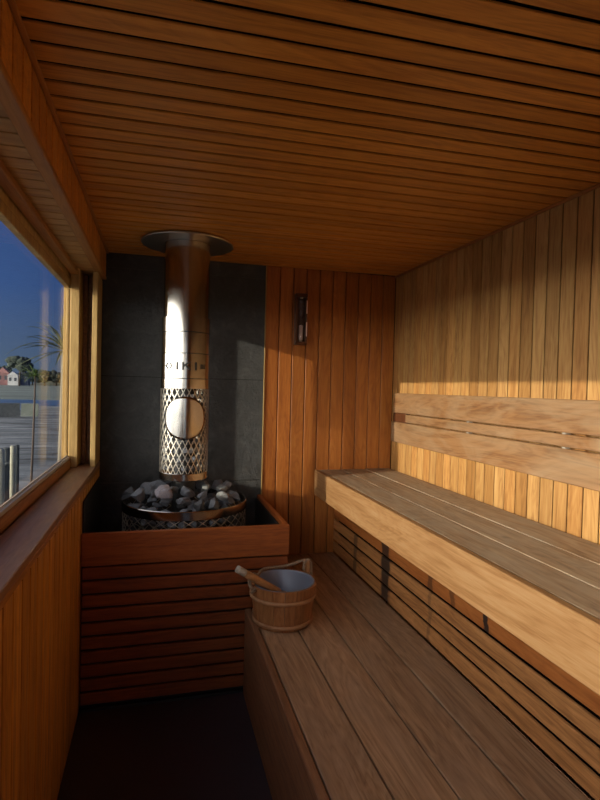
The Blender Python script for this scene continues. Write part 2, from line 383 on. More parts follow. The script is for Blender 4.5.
# left wall below the window
mb = MB(); k = 1.254-0.085*26
while k < YB:
    lo, hi = max(k+0.0048, YF), min(k+0.085-0.0048, YB)
    if hi-lo > 0.01: mb.box(XL-0.004, XL, lo, hi, 0.0, 0.965, 0.001)
    k += 0.085
wl = struct(mb.build('wall_left', M['left']), 'low left wall of upright boards under the window')
MB().box(-0.485, XL-0.010, YF-0.1, YB+0.1, -0.12, 0.97, 0).build('wall_backing', M['gap'], wl)
# drop above the window: upright boards, beam, soffit
XD = -0.297
mb = MB(); k = 1.205-0.083*26
while k < YB:
    lo, hi = max(k+0.004, YF), min(k+0.083-0.004, YB-0.01)
    if hi-lo > 0.01: mb.box(XD-0.004, XD, lo, hi, 2.060, ZC, 0.001)
    k += 0.083
wu = struct(mb.build('wall_left_upper', M['ceil']), 'band of short upright boards over the window recess')
MB().box(-0.485, XD-0.012, YF-0.1, YB+0.1, 2.075, ZC+0.15, 0).build('wall_backing', M['gap'], wu)
struct(MB().box(XD+0.0005, XD+0.014, YF, YB-0.01, ZC-0.010, ZC-0.0005, 0.002).build('trim_2', M['frame_y']), 'strip between ceiling and left boards')
struct(MB().box(XD-0.036, XD+0.003, YF, YB-0.01, 2.040, 2.0595, 0.003).build('trim_3', M['frame_y']), 'plain board edging the window recess')
mb = MB(); k = 1.267-0.0765*28
while k < 3.19:
    lo, hi = max(k+0.004, YF), min(k+0.0765-0.004, YB-0.005)
    if hi-lo > 0.01: mb.box(-0.43, XD-0.037, lo, hi, 2.050, 2.056, 0.001)
    k += 0.0765
sf = struct(mb.build('trim_4', M['soffit']), 'board soffit above the window')
MB().box(-0.43, XD-0.034, YF, YB, 2.064, 2.073, 0).build('soffit_backing', M['gap'], sf)

# window
win = struct(empty('window_1', (-0.45, 1.1, 1.01)), 'long picture window in the left wall')
y0w, y1w = -0.72, 2.965
mb = MB()
mb.box(-0.452, -0.412, y0w, y1w, 2.018, 2.043, 0.003); mb.box(-0.456, -0.428, y0w, y1w, 2.0435, 2.074, 0.001)
mb.build('head_frame', M['frame_y'], win)
mb = MB()
mb.box(-0.482, -0.455, y0w, y1w+0.03, 1.950, 1.990, 0.002); mb.box(-0.480, -0.462, y0w, y1w, 1.9905, 2.016, 0.0); mb.box(-0.485, -0.4575, y0w-0.1, YB+0.1, 1.992, 2.075, 0.002)
mb.build('head_outer_frame', M['frame_z'], win)
MB().box(-0.470, -0.434, y0w, y1w, 1.010, 1.052, 0.003).build('bottom_frame', M['frame_y'], win)
mb = MB(); mb.box(-0.462, -0.441, y0w, y1w, 1.0525, 1.068, 0.002); mb.box(-0.456, -0.452, y0w, y1w, 1.068, 1.075, 0.001)
mb.build('glazing_bead', M['bead'], win)
mb = MB()
mb.box(-0.446, -0.404, y1w-0.002, YB, 1.012, 2.056, 0.002); mb.box(-0.4495, -0.4465, y1w+0.004, YB, 1.07, 1.982, 0.0)
mb.box(-0.468, -0.4565, y1w+0.006, YB, 1.02, 1.982, 0.002); mb.box(-0.485, -0.4685, y1w+0.03, YB+0.1, 0.98, 1.982, 0.002)
mb.build('far_jamb', M['frame_z'], win)
MB().box(-0.485, -0.43, YF-0.1, y0w, 0.97, 2.06, 0.002).build('near_jamb', M['frame_z'], win)
MB().box(-0.490, -0.470, y0w, YB, 0.965, 1.05, 0.002).build('outer_sill', M['frame_y'], win)
MB().box(-0.4555, -0.4495, y0w+0.004, y1w+0.03, 1.06, 1.983, 0).build('pane', M['glass'], win)
MB().box(-0.434, XL+0.002, YF, YB-0.004, 0.985, 1.010, 0.003).build('window_sill', M['sill'], win)
MB().box(XL-0.012, XL+0.001, YF, YB-0.004, 0.966, 0.9845, 0.002).build('sill_apron', M['frame_y'], win)
mb = MB(); mb.box(-0.403, -0.380, 3.10, YB, 1.011, 2.043, 0.002); mb.box(-0.3795, -0.343, 3.13, YB, 1.011, 2.043, 0.002)
struct(mb.build('trim_5', M['lfascia']), 'brown upright post between window jamb and stove corner')
struct(MB().box(-0.342, XL-0.001, 2.975, YB+0.01, 1.011, 2.0395, 0.002).build('trim_6', M['frame_z']), 'upright corner strip beside the slate')
# wall behind the camera with a glass door
mb = MB(); k = XL
while k < XR:
    lo, hi = k+0.0015, min(k+0.086-0.0015, XR)
    if hi > 0.42 or False: mb.box(max(lo, 0.425), hi, YF-0.012, YF, 0, ZC, 0.002) if hi-max(lo, 0.425) > 0.01 else None
    k += 0.086
mb.box(XL, 0.42, YF-0.012, YF, 2.05, ZC, 0.002)
wf = struct(mb.build('wall_front', M['back']), 'entrance wall of upright boards')
mb = MB(); mb.box(0.425, 1.62, YF-0.11, YF-0.012, -0.12, ZC+0.15, 0); mb.box(-0.485, 0.425, YF-0.11, YF-0.012, 2.05, ZC+0.15, 0)
mb.build('wall_backing', M['gap'], wf)
dr = struct(empty('door_1', (0.05, YF-0.03, 0)), 'glass entrance door')
mb = MB(); mb.box(XL, XL+0.05, YF-0.05, YF, 0, 2.05, 0.002); mb.box(0.37, 0.42, YF-0.05, YF, 0, 2.05, 0.002)
mb.box(XL+0.05, 0.37, YF-0.05, YF, 1.99, 2.05, 0.002); mb.box(XL+0.05, 0.37, YF-0.05, YF, 0.0, 0.08, 0.002)
mb.build('door_frame', M['trim_z'], dr)
MB().box(XL+0.051, 0.369, YF-0.03, YF-0.022, 0.081, 1.989, 0).build('pane', M['glass'], dr)
MB().tube([(0.33, YF-0.02, 0.95), (0.33, YF+0.03, 0.96), (0.33, YF+0.03, 1.24), (0.33, YF-0.02, 1.25)], 0.011, 10).build('door_handle', M['steel'], dr)

# slate cladding behind the stove
def slate_panel(z0, z1, label):
    o = MB().box(XL+0.002, 0.6245, YB-0.006, YB+0.011, z0, z1, 0.0015).build('slate_panel', M['slate'], origin=(0.155, YB, z0))
    tag(o, label, 'wall panel', 'slate panels behind the stove')
slate_panel(2.1165, ZC-0.001, 'narrow black slate strip at the ceiling behind the flue')
slate_panel(1.4995, 2.1135, 'large dark slate panel behind the upper flue')
slate_panel(0.885, 1.4965, 'large dark slate panel just above and behind the hot stones')
slate_panel(0.02, 0.882, 'lowest dark slate panel inside the stove surround')

# ------------------------------------------------------------------ stove surround
sx0, sx1, sy0, zt = XL+0.002, 0.625, 2.45, 0.794
su = empty('stove_surround', ((sx0+sx1)/2, 2.8, 0))
tag(su, 'low wooden box with horizontal slats enclosing the stove', 'stove surround')
MB().box(sx0, sx1, sy0, sy0+0.027, 0.650, zt, 0.003).build('front_rail', M['box'], su)
MB().box(sx1-0.027, sx1, sy0+0.0275, YB-0.014, 0.650, zt, 0.003).build('side_rail', M['box_y'], su)
for i in range(10):
    z1 = 0.641-0.0622*i
    MB().box(sx0+0.004, sx1-0.004, sy0+0.008, sy0+0.026, z1-0.0522, z1, 0.003).build('front_slat', M['slat'], su)
for i in range(10):
    z1 = 0.641-0.0622*i
    MB().box(sx1-0.026, sx1-0.006, sy0+0.028, YB-0.014, z1-0.0522, z1, 0.003).build('side_slat', M['slat'], su)
mb = MB(); mb.box(sx0+0.005, sx1-0.028, sy0+0.029, sy0+0.036, 0.005, 0.775, 0); mb.box(sx1-0.036, sx1-0.0285, sy0+0.036, YB-0.014, 0.005, 0.775, 0)
mb.box(sx0+0.001, sx0+0.006, sy0+0.036, YB-0.014, 0.005, 0.93, 0)
mb.build('liner', M['black'], su)
struct(MB().box(XL+0.002, 0.445, sy0+0.006, sy0+0.012, 0.0, 0.012, 0.001).build('baseboard_back', M['pipe_in']), 'thin pale strip at foot of the slats')

# ------------------------------------------------------------------ stove
SX, SY = 0.137, 2.84
st = empty('sauna_stove', (SX, SY, 0))
tag(st, 'round wire mesh sauna stove with tall polished steel flue', 'sauna stove')
def helix_mesh(mb, r, z0, z1, ncell, cell_h, wid, th, cx, cy):
    dth = 2*PI/ncell; turn = (z1-z0)/cell_h*dth
    seg = max(8, int(abs(turn)/0.09))
    for d in (1, -1):
        rr = r + (0.0006*d)
        for k in range(ncell):
            a0 = k*dth; vs = []; fs = []
            slope = cell_h/(dth*r); ln = math.hypot(1, slope); hw = wid/2
            for i in range(seg+1):
                a = a0+d*turn*i/seg; z = z0+(z1-z0)*i/seg
                # across-direction in surface (tangent, z)
                ta, tz = slope/ln*hw, -d/ln*hw
                for sgn in (-1, 1):
                    aa = a+sgn*ta/r; zz = min(max(z+sgn*tz, z0), z1)
                    for q in (rr, rr+th): vs.append((cx+q*math.cos(aa), cy+q*math.sin(aa), zz))
            for i in range(seg):
                o, p = i*4, i*4+4
                fs += [(o+1, p+1, p+3, o+3), (o, o+2, p+2, p), (o, p, p+1, o+1), (o+2, o+3, p+3, p+2)]
            mb.add(vs, fs)
    return mb
# flue pipe (upper) and lower collar tube
mb = MB(); mb.lathe([(0.117, 1.80), (0.117, 2.198)], 64, (SX, SY, 0)); mb.build('flue_pipe', M['steel'], st)
mb = MB()
for z0, z1, r in ((1.727, 1.803, 0.1245), (1.618, 1.725, 0.1235), (1.490, 1.616, 0.1245), (1.437, 1.488, 0.1255)):
    mb.lathe([(r-0.006, z0), (r-0.001, z0), (r, z0+0.001), (r, z1-0.001), (r-0.001, z1), (r-0.006, z1)], 64, (SX, SY, 0), sharp=True)
mb.build('flue_collar', M['steel'], st)
mb = MB(); mb.lathe([(0.119, 2.186), (0.235, 2.186), (0.237, 2.189), (0.237, 2.192), (0.235, 2.194), (0.119, 2.194)], 72, (SX, SY, 0), sharp=True, closed=True)
mb.build('ceiling_flange', M['steel2'], st)
mb = helix_mesh(MB(), 0.1225, 0.998, 1.440, 26, 0.060, 0.0037, 0.0018, SX, SY); mb.build('flue_mesh', M['steel2'], st)
mb = MB(); mb.lathe([(0.1215, 0.968), (0.126, 0.968), (0.127, 0.970), (0.127, 1.003), (0.126, 1.005), (0.1215, 1.005)], 64, (SX, SY, 0), sharp=True, closed=True)
mb.build('mesh_ring', M['steel'], st)
mb = MB(); mb.lathe([(0.06, 0.62), (0.06, 1.80)], 40, (SX, SY, 0)); mb.build('inner_pipe', M['pipe_in'], st)
# round plate on the mesh, curved with it
mb = MB(); az = math.atan2(-SY, -SX)+0.02; R_ = 0.1255
vs = []; fs = []; nr, na = 10, 40
zc_, rp = 1.288, 0.110
for layer, rr in ((0, R_), (1, R_+0.0035)):
    for i in range(nr+1):
        for k in range(na):
            q = rp*i/nr; th = 2*PI*k/na; aa = az+q*math.cos(th)*1.02/R_
            vs.append((SX+rr*math.cos(aa), SY+rr*math.sin(aa), zc_+q*math.sin(th)))
lay = (nr+1)*na
for i in range(nr):
    for k in range(na):
        a, b_, c_, d_ = i*na+k, i*na+(k+1) % na, (i+1)*na+(k+1) % na, (i+1)*na+k
        fs.append((lay+a, lay+d_, lay+c_, lay+b_)); fs.append((a, b_, c_, d_))
for k in range(na):
    a, b_ = nr*na+k, nr*na+(k+1) % na; fs.append((a, b_, lay+b_, lay+a))
mb.add(vs, fs, True); mb.build('round_plate', M['steel'], st, fix=True)
# lettering wrapped around the collar
def on_collar(mb, polys, r=0.1247, th=0.0012):
    for poly in polys:
        n = len(poly); vs = []
        for q in (r, r+th):
            for (s_, z) in poly:
                aa = az+s_/r; vs.append((SX+q*math.cos(aa), SY+q*math.sin(aa), z))
        fs = [tuple(range(n, 2*n)), tuple(range(n))[::-1]]+[(i, (i+1) % n, n+(i+1) % n, n+i) for i in range(n)]
        mb.add(vs, fs)
def rect(a, b_, z0, z1, nseg=1): return [(a, z0), (b_, z0), (b_, z1), (a, z1)]
mb = MB(); zl0, zl1 = 1.532, 1.572
K = 0.006
def glyph(name, *polys):
    mb = MB(); on_collar(mb, polys); mb.build(name, M['letter'], st, fix=True)
glyph('letter_i', rect(-0.049, -0.039, zl0, zl1))
glyph('letter_k', [(-0.019, zl0), (-0.009, zl0), (-0.009, 1.547), (-0.003, 1.553), (0.012, zl0), (0.025, zl0), (0.004, 1.558), (0.023, zl1), (0.010, zl1), (-0.009, 1.560), (-0.009, zl1), (-0.019, zl1)])
glyph('letter_i', rect(0.045, 0.056, zl0, zl1))
glyph('emblem', [(-0.118, 1.552), (-0.100, 1.534), (-0.092, 1.534), (-0.106, 1.552), (-0.092, 1.570), (-0.100, 1.570)])
glyph('emblem', [(-0.088, 1.536), (-0.080, 1.536), (-0.072, 1.552), (-0.080, 1.568), (-0.088, 1.568), (-0.080, 1.552)])
for k in range(3): glyph('emblem', rect(0.078+k*0.012, 0.084+k*0.012, 1.540, 1.564))
on = MB(); [on.add([(SX+(0.1262)*math.cos(az+0.0/0.1245+dx), SY+0.1262*math.sin(az+dx), z) for dx, z in ((-.02, 1.592), (.02, 1.592), (.02, 1.6155), (-.02, 1.6155))], [(0, 1, 2, 3)])]
on.build('seam_tab', M['steel2'], st)
# basket
BX, BY, BR = 0.150, 2.835, 0.318
mb = MB(); mb.lathe([(BR-0.003, 0.815), (BR+0.001, 0.815), (BR+0.002, 0.817), (BR+0.003, 0.857), (BR+0.001, 0.860), (BR-0.003, 0.860)], 96, (BX, BY, 0), sharp=True, closed=True)
mb.build('basket_rim', M['steel'], st)
mb = helix_mesh(MB(), BR-0.003, 0.50, 0.817, 30, 0.046, 0.004, 0.0018, BX, BY); mb.build('basket_mesh', M['steel2'], st)
mb = MB(); mb.lathe([(0.05, 0.61), (BR-0.006, 0.61), (BR-0.006, 0.60), (0.05, 0.60)], 64, (BX, BY, 0), closed=True); mb.build('grate', M['pipe_in'], st)
mb = MB(); mb.lathe([(0.28, 0.03), (BR-0.01, 0.03), (BR-0.005, 0.05), (BR-0.005, 0.53), (0.28, 0.53)], 64, (BX, BY, 0), closed=True); mb.build('fire_box', M['pipe_in'], st)
for k in range(3):
    a = 2*PI*k/3+0.5; x, y = BX+0.27*math.cos(a), BY+0.27*math.sin(a)
    MB().lathe([(0.0, 0.0), (0.02, 0.0), (0.02, 0.045), (0.0, 0.045)], 12, (x, y, 0)).build('leg', M['pipe_in'], st)

# stones
def rock_mesh(seed, sx=1, sy=1, sz=1):
    r_ = random.Random(seed); bm = bmesh.new()
    for i in range(15):
        v = Vector((r_.gauss(0, 1), r_.gauss(0, 1), r_.gauss(0, 1))).normalized()*r_.uniform(0.82, 1.05)
        bm.verts.new((v.x*sx, v.y*sy, v.z*sz))
    res = bmesh.ops.convex_hull(bm, input=bm.verts)
    bmesh.ops.delete(bm, geom=[g for g in res['geom_interior'] if isinstance(g, bmesh.types.BMVert)], context='VERTS')
    bmesh.ops.bevel(bm, geom=list(bm.edges), offset=0.09, segments=1, affect='EDGES', clamp_overlap=True)
    bmesh.ops.triangulate(bm, faces=[f for f in bm.faces if len(f.verts) > 4])
    bmesh.ops.subdivide_edges(bm, edges=list(bm.edges), cuts=1, use_grid_fill=True)
    for v in bm.verts:
        v.co += v.co.normalized()*r_.uniform(-0.035, 0.035)
    bmesh.ops.recalc_face_normals(bm, faces=bm.faces)
    me = bpy.data.meshes.new('sauna_stone'); bm.to_mesh(me); bm.free(); return me
ROCK = {}
for key in ('stone', 'stone_dark', 'stone_white', 'stone_pink'):
    ROCK[key] = []
    for s_ in range(7 if key != 'stone_pink' else 1):
        me = rock_mesh(100+s_+17*len(ROCK), 1, 0.8, 0.66); me.materials.append(M[key]); ROCK[key].append(me)
rr_ = random.Random(11)
def put_stone(x, y, z, s, key, label, group, rot=None, fl=1.0):
    o = bpy.data.objects.new('sauna_stone', rr_.choice(ROCK[key])); C.objects.link(o); put_stone.last = o
    o.location = (x, y, z); o.scale = (s, s, s*fl)
    o.rotation_euler = rot if rot else (rr_.uniform(-0.6, 0.6), rr_.uniform(-0.6, 0.6), rr_.uniform(0, 6.28))
    tag(o, label, 'stone', group)
special = [(0.035, 2.650, 0.925, 0.064, 'stone_pink', 'large pale grey stone with a pinkish face at front left of the pile'),
           (0.090, 2.745, 0.925, 0.040, 'stone_white', 'white flecked stone against the flue foot, right of the pinkish one'),
           (0.130, 2.640, 0.890, 0.056, 'stone', 'wide blue grey stone at the front centre of the pile'),
           (0.205, 2.590, 0.872, 0.050, 'stone_dark', 'dark triangular stone at the front rim of the basket'),
           (0.325, 2.690, 0.895, 0.046, 'stone_white', 'pale whitish stone near the right rim of the basket'),
           (-0.075, 2.700, 0.910, 0.056, 'stone', 'upright grey stone leaning at the left of the pile'),
           (-0.130, 2.800, 0.895, 0.050, 'stone_dark', 'dark stone at the far left rim of the basket'),
           (0.245, 2.790, 0.915, 0.044, 'stone_white', 'crumbly white crusted stone just right of the flue foot'),
           (0.335, 2.800, 0.912, 0.044, 'stone_white', 'white crusted stone at the back right of the pile'),
           (0.225, 2.690, 0.900, 0.044, 'stone', 'grey stone between the dark triangular stone and the flue foot')]
pts = []
for x, y, z, s, key, lab in special:
    put_stone(x, y, z, s, key, lab, None); pts.append((x, y, z, s))
def far_enough(x, y, z, s, f=0.765):
    return all((x-a)**2+(y-b_)**2+(z-c_)**2 > (f*(s+t_))**2 for a, b_, c_, t_ in pts)
PG = 'stones heaped in the open basket'
heap = []
for zlay, rmax, s0, s1, tries in ((0.905, 0.23, 0.046, 0.058, 1500), (0.868, 0.255, 0.045, 0.056, 900), (0.835, 0.265, 0.036, 0.046, 700)):
    for _ in range(tries):
        a, q = rr_.uniform(0, 2*PI), math.sqrt(rr_.uniform(0, 1))*rmax
        x, y = BX+q*math.cos(a), BY+q*math.sin(a); s = rr_.uniform(s0, s1)
        z = zlay+0.02*(1-q/rmax)+rr_.uniform(-0.004, 0.004)
        dp = math.hypot(x-SX, y-SY)
        if dp < 0.062+s*0.9 or (dp < 0.13+s*0.85 and z+s*0.8 > 0.965): continue
        if far_enough(x, y, z, s):
            pts.append((x, y, z, s)); key = rr_.choice(['stone', 'stone', 'stone', 'stone_dark'])
            put_stone(x, y, z, s, key, 'rough grey stone buried under the others in the open basket', PG)
            if zlay > 0.84: heap.append((x, y, put_stone.last, key))
ORD = ['leftmost', 'second from the left', 'third from the left', 'fourth from the left', 'fifth from the left', 'sixth from the left', 'seventh from the left', 'eighth from the left', 'ninth from the left', 'tenth from the left', 'eleventh from the left', 'twelfth from the left', 'thirteenth from the left', 'fourteenth from the left', 'fifteenth from the left', 'sixteenth from the left', 'seventeenth from the left', 'eighteenth from the left']
heap.sort(key=lambda q: q[1])
third = (len(heap)+2)//3
for i_, row in enumerate(('front', 'middle', 'back')):
    for j_, q in enumerate(sorted(heap[i_*third:(i_+1)*third], key=lambda q: q[0])):
        q[2]['label'] = ('dark' if q[3] == 'stone_dark' else 'blue grey')+' stone in the '+row+' of the heaped basket, '+(ORD[j_] if j_ < len(ORD) else 'rightmost')
# stones seen through the basket mesh
for ring, z in enumerate((0.785, 0.725)):
    n = 17
    for k in range(n):
        a = PI+PI*(k+0.5*(ring % 2))/n; q = BR-0.045
        put_stone(BX+q*math.cos(a), BY+q*math.sin(a), z, 0.030, rr_.choice(['stone', 'stone_dark']), 'grey stone behind the basket mesh, '+('upper' if ring == 0 else 'lower')+' row, '+ORD[k], 'stones behind the basket mesh')
ROWS = ['lowest', 'second lowest', 'third lowest', 'fourth lowest', 'middle', 'fourth highest', 'third highest', 'second highest', 'highest']
for ring in range(9):
    n = 9; z = 1.025+ring*0.047
    for k in range(n):
        a = az+(k-(n-1)/2)*(PI*1.15/n)+(0.17 if ring % 2 else 0)
        put_stone(SX+0.091*math.cos(a), SY+0.091*math.sin(a), z, 0.0265, rr_.choice(['stone_white', 'stone', 'stone_dark']), 'small stone in the flue mesh, '+ROWS[ring]+' row, '+ORD[k], 'stones inside the flue mesh')

# ------------------------------------------------------------------ lower bench
LZ = 0.406
lb = empty('lower_bench', (0.76, 1.2, 0)); tag(lb, 'low wide step bench of weathered brown planks', 'bench')
MB().box(0.415, 0.4435, YF+0.002, sy0-0.001, 0.0, LZ, 0.003).build('fascia', M['lfascia'], lb)
for x0, x1, yend in ((0.4485, 0.6015, sy0-0.001), (0.6075, 0.7665, None), (0.7735, 0.9335, YB-0.008), (0.9405, 1.0985, YB-0.008)):
    if yend is None:
        mb = MB(); mb.box(0.6275, x1, YF+0.002, YB-0.008, LZ-0.028, LZ, 0.002); mb.box(x0, 0.6275, YF+0.002, sy0-0.001, LZ-0.028, LZ, 0.002)
        vs = mb; mb = MB()
        p = [(x0, YF+0.002), (x1, YF+0.002), (x1, YB-0.008), (0.628, YB-0.008), (0.628, sy0-0.001), (x0, sy0-0.001)]
        v_ = [(a, b_, LZ-0.028) for a, b_ in p]+[(a, b_, LZ) for a, b_ in p]
        mb.add(v_, [(6, 7, 8, 9, 10, 11), (5, 4, 3, 2, 1, 0)]+[(i, (i+1) % 6, 6+(i+1) % 6, 6+i) for i in range(6)])
        mb.build('plank', M['lbench'], lb)
    else:
        MB().box(x0, x1, YF+0.002, yend, LZ-0.028, LZ, 0.002).build('plank', M['lbench'], lb)
MB().box(1.1005, 1.104, YF+0.002, YB-0.008, LZ-0.028, LZ+0.001, 0.001).build('edge_strip', M['hoop'], lb)
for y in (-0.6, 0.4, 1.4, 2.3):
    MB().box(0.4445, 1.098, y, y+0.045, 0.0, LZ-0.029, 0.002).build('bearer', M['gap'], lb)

# ------------------------------------------------------------------ upper bench
UZ = 0.940
ub = empty('upper_bench', (1.22, 1.2, 0)); tag(ub, 'high long bench with sunlit front board along the right wall', 'bench')
MB().box(0.966, 0.9935, YF+0.002, YB-0.010, UZ-0.158, UZ, 0.003).build('front_board', M['fascia'], ub)
for x0, x1 in ((0.9985, 1.1425), (1.148, 1.302), (1.3075, 1.474)):
    dz = {0.9985: 0.0, 1.148: 0.001, 1.3075: 0.003}[x0]
    MB().box(x0, x1, YF+0.002, YB-0.010, UZ-0.028+dz, UZ-0.001+dz, 0.0008).build('plank', M['bench'], ub)
rx = 1.103
for i, (z0, z1) in enumerate(((0.416, 0.477), (0.491, 0.549), (0.563, 0.621), (0.635, 0.700))):
    MB().box(rx, rx+0.011, YF+0.002, YB-0.010, z0, z1, 0.002).build('riser_slat', M['riser'] if i < 3 else M['rise_lit'], ub)
MB().box(rx-0.01, rx+0.018, YF+0.002, YB-0.010, 0.704, 0.775, 0.003).build('riser_rail', M['rise_lit'], ub)
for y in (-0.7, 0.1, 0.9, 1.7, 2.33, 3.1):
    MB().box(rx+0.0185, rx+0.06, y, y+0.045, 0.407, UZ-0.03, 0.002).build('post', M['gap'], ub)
MB().box(rx+0.0605, rx+0.065, YF+0.002, YB-0.010, 0.408, UZ-0.03, 0).build('shade_backing', M['gap'], ub)  # dark sheet standing in for the shade behind the riser slats
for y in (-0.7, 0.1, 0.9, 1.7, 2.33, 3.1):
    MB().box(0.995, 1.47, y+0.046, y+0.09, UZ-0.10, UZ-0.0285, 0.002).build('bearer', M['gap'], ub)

# ------------------------------------------------------------------ backrest
br = empty('backrest', (1.46, 1.2, 1.13)); tag(br, 'long three board wooden backrest fixed to the right wall', 'backrest')
def rest_board(x0, x1, yend, z0, z1, cut=0.02):
    mb = MB(); p = [(YF+0.002, z0), (yend, z0), (yend, z1), (YF+0.002, z1)]
    mb.box(x0, x1, YF+0.002, yend, z0, z1, 0.003); return mb
rest_board(1.455, 1.477, 3.11, 1.3145, 1.438).build('upper_board', M['rest'], br)
rest_board(1.455, 1.477, 2.93, 1.2615, 1.3085).build('middle_board', M['rest'], br)
rest_board(1.455, 1.477, 3.13, 1.128, 1.2555).build('lower_board', M['rest'], br)
for y in (-0.4, 0.6, 1.55, 2.45): MB().box(1.462, 1.4905, y, y+0.05, 1.135, 1.43, 0.002).build('spacer', M['trim_z'], br) if False else MB().box(1.4775, 1.4905, y, y+0.05, 1.135, 1.43, 0.002).build('spacer', M['trim_z'], br)
MB().box(1.462, 1.4905, 2.935, 3.12, 1.2565, 1.3135, 0.002).build('end_block', M['timerwood'], br)
for y in (1.62, 2.25):
    for z in (1.2585, 1.3115): MB().box(1.4545, 1.476, y, y+0.018, z-0.0028, z+0.0028, 0.0).build('spacer_chip', M['ladle_end'], br)

# ------------------------------------------------------------------ sand timer
tm = empty('sand_timer', (0.845, YB-0.02, 1.718)); tag(tm, 'slim dark wooden sand timer hanging on the back wall', 'sand timer')
ty1 = YB-0.0075
mb = MB(); mb.box(0.808, 0.882, ty1-0.012, ty1, 1.722, 2.038, 0.003); mb.box(0.808, 0.882, ty1-0.048, ty1-0.0125, 1.722, 1.742, 0.003)
mb.box(0.808, 0.882, ty1-0.048, ty1-0.0125, 2.016, 2.038, 0.003); mb.box(0.808, 0.821, ty1-0.046, ty1-0.0125, 1.7425, 2.0155, 0.003)
mb.build('case', M['timerwood'], tm)
mb = MB(); mb.box(0.872, 0.8825, ty1-0.046, ty1-0.0125, 1.7425, 2.0155, 0.003); mb.build('side_rail', M['timerwood'], tm)
gm = plain('timer_glass', (0.9, 0.9, 0.9), 0.02); gm.node_tree.nodes['Principled BSDF'].inputs['Transmission Weight'].default_value = 1.0
tx, ty = 0.8465, ty1-0.030
prof = [(0.002, 0.0), (0.012, 0.004), (0.0135, 0.02), (0.0135, 0.10), (0.009, 0.118), (0.0025, 0.128), (0.009, 0.138), (0.0135, 0.156), (0.0135, 0.236), (0.012, 0.252), (0.002, 0.256)]
MB().lathe(prof, 24, (tx, ty, 1.751)).build('glass_tube', gm, tm)
MB().lathe([(0.0, 1.7545), (0.0118, 1.7545), (0.0128, 1.765), (0.0128, 1.838), (0.0, 1.845)], 20, (tx, ty, 0)).build('sand', M['sandw'], tm)
mb = MB(); mb.lathe([(0, 1.7425), (0.009, 1.7425), (0.009, 1.7505), (0, 1.7505)], 20, (tx, ty, 0)); mb.lathe([(0, 2.0075), (0.009, 2.0075), (0.009, 2.0155), (0, 2.0155)], 20, (tx, ty, 0))
mb.build('cap', M['brass'], tm)
mb = MB(); mb.box(0.874, 0.881, ty1-0.0475, ty1-0.0462, 1.775, 1.862, 0); mb.box(0.874, 0.881, ty1-0.0475, ty1-0.0462, 1.915, 1.995, 0)
mb.build('scale_strip', M['sandw'], tm)

# ------------------------------------------------------------------ bucket
BKX, BKY = 0.560, 2.292
bk = empty('sauna_bucket', (BKX, BKY, LZ)); tag(bk, 'small wooden stave bucket with rope handle on the lower bench', 'bucket')
H = 0.180; z0 = LZ+0.0015; nst = 18
def brad(h): return 0.127+0.023*h/H
mb = MB()
for k in range(nst):
    a0, a1 = 2*PI*k/nst+0.006, 2*PI*(k+1)/nst-0.006; vs = []; fs = []
    for i in range(5):
        a = a0+(a1-a0)*i/4
        for h in (0.0, H):
            for q in (brad(h)-0.013, brad(h)): vs.append((BKX+q*math.cos(a), BKY+q*math.sin(a), z0+h))
    for i in range(4):
        o = i*4; p = o+4
        fs += [(o+1, p+1, p+3, o+3), (o, o+2, p+2, p), (o+2, o+3, p+3, p+2), (o, p, p+1, o+1)]
    fs += [(0, 1, 3, 2), (16, 18, 19, 17)]; mb.add(vs, fs)
mb.build('stave_wall', M['bucket'], bk, origin=(BKX, BKY, z0))
mb = MB(); mb.lathe([(0.0, z0+0.004), (brad(0)-0.0135, z0+0.004), (brad(0)-0.0135, z0+0.016), (0.0, z0+0.016)], 40, (BKX, BKY, 0)); mb.build('bottom', M['bucket'], bk)
for h in (0.018, 0.126):
    r0 = brad(h); mb = MB(); mb.lathe([(r0+0.0005, z0+h-0.009), (r0+0.006, z0+h-0.007), (r0+0.0075, z0+h), (r0+0.0065, z0+h+0.007), (r0+0.0015, z0+h+0.009)], 56, (BKX, BKY, 0), closed=True)
    mb.build('hoop', M['hoop'], bk, origin=(BKX, BKY, z0))
mb = MB(); mb.lathe([(0.0, z0+0.020), (0.104, z0+0.020), (0.111, z0+0.026), (brad(H)-0.0145, z0+H-0.004), (brad(H)-0.013, z0+H+0.0015), (brad(H)-0.008, z0+H+0.002), (brad(H)-0.008, z0+H+0.0008)], 56, (BKX, BKY, 0))
mb.build('liner', M['liner'], bk)
ears = []
for ang in (math.radians(28), math.radians(192)):
    ex, ey = BKX+math.cos(ang)*(brad(H)-0.004), BKY+math.sin(ang)*(brad(H)-0.004)
    mt = Matrix.Translation((ex, ey, z0+H)) @ Matrix.Rotation(ang, 4, 'Z')
    eh = 0.062 if ang < 1 else 0.045
    MB().box(-0.007, 0.008, -0.020, 0.020, 0.0025, eh, 0.006, mt).build('ear', M['bucket'], bk)
    ears.append(Vector((ex, ey, z0+H+eh*0.6)))
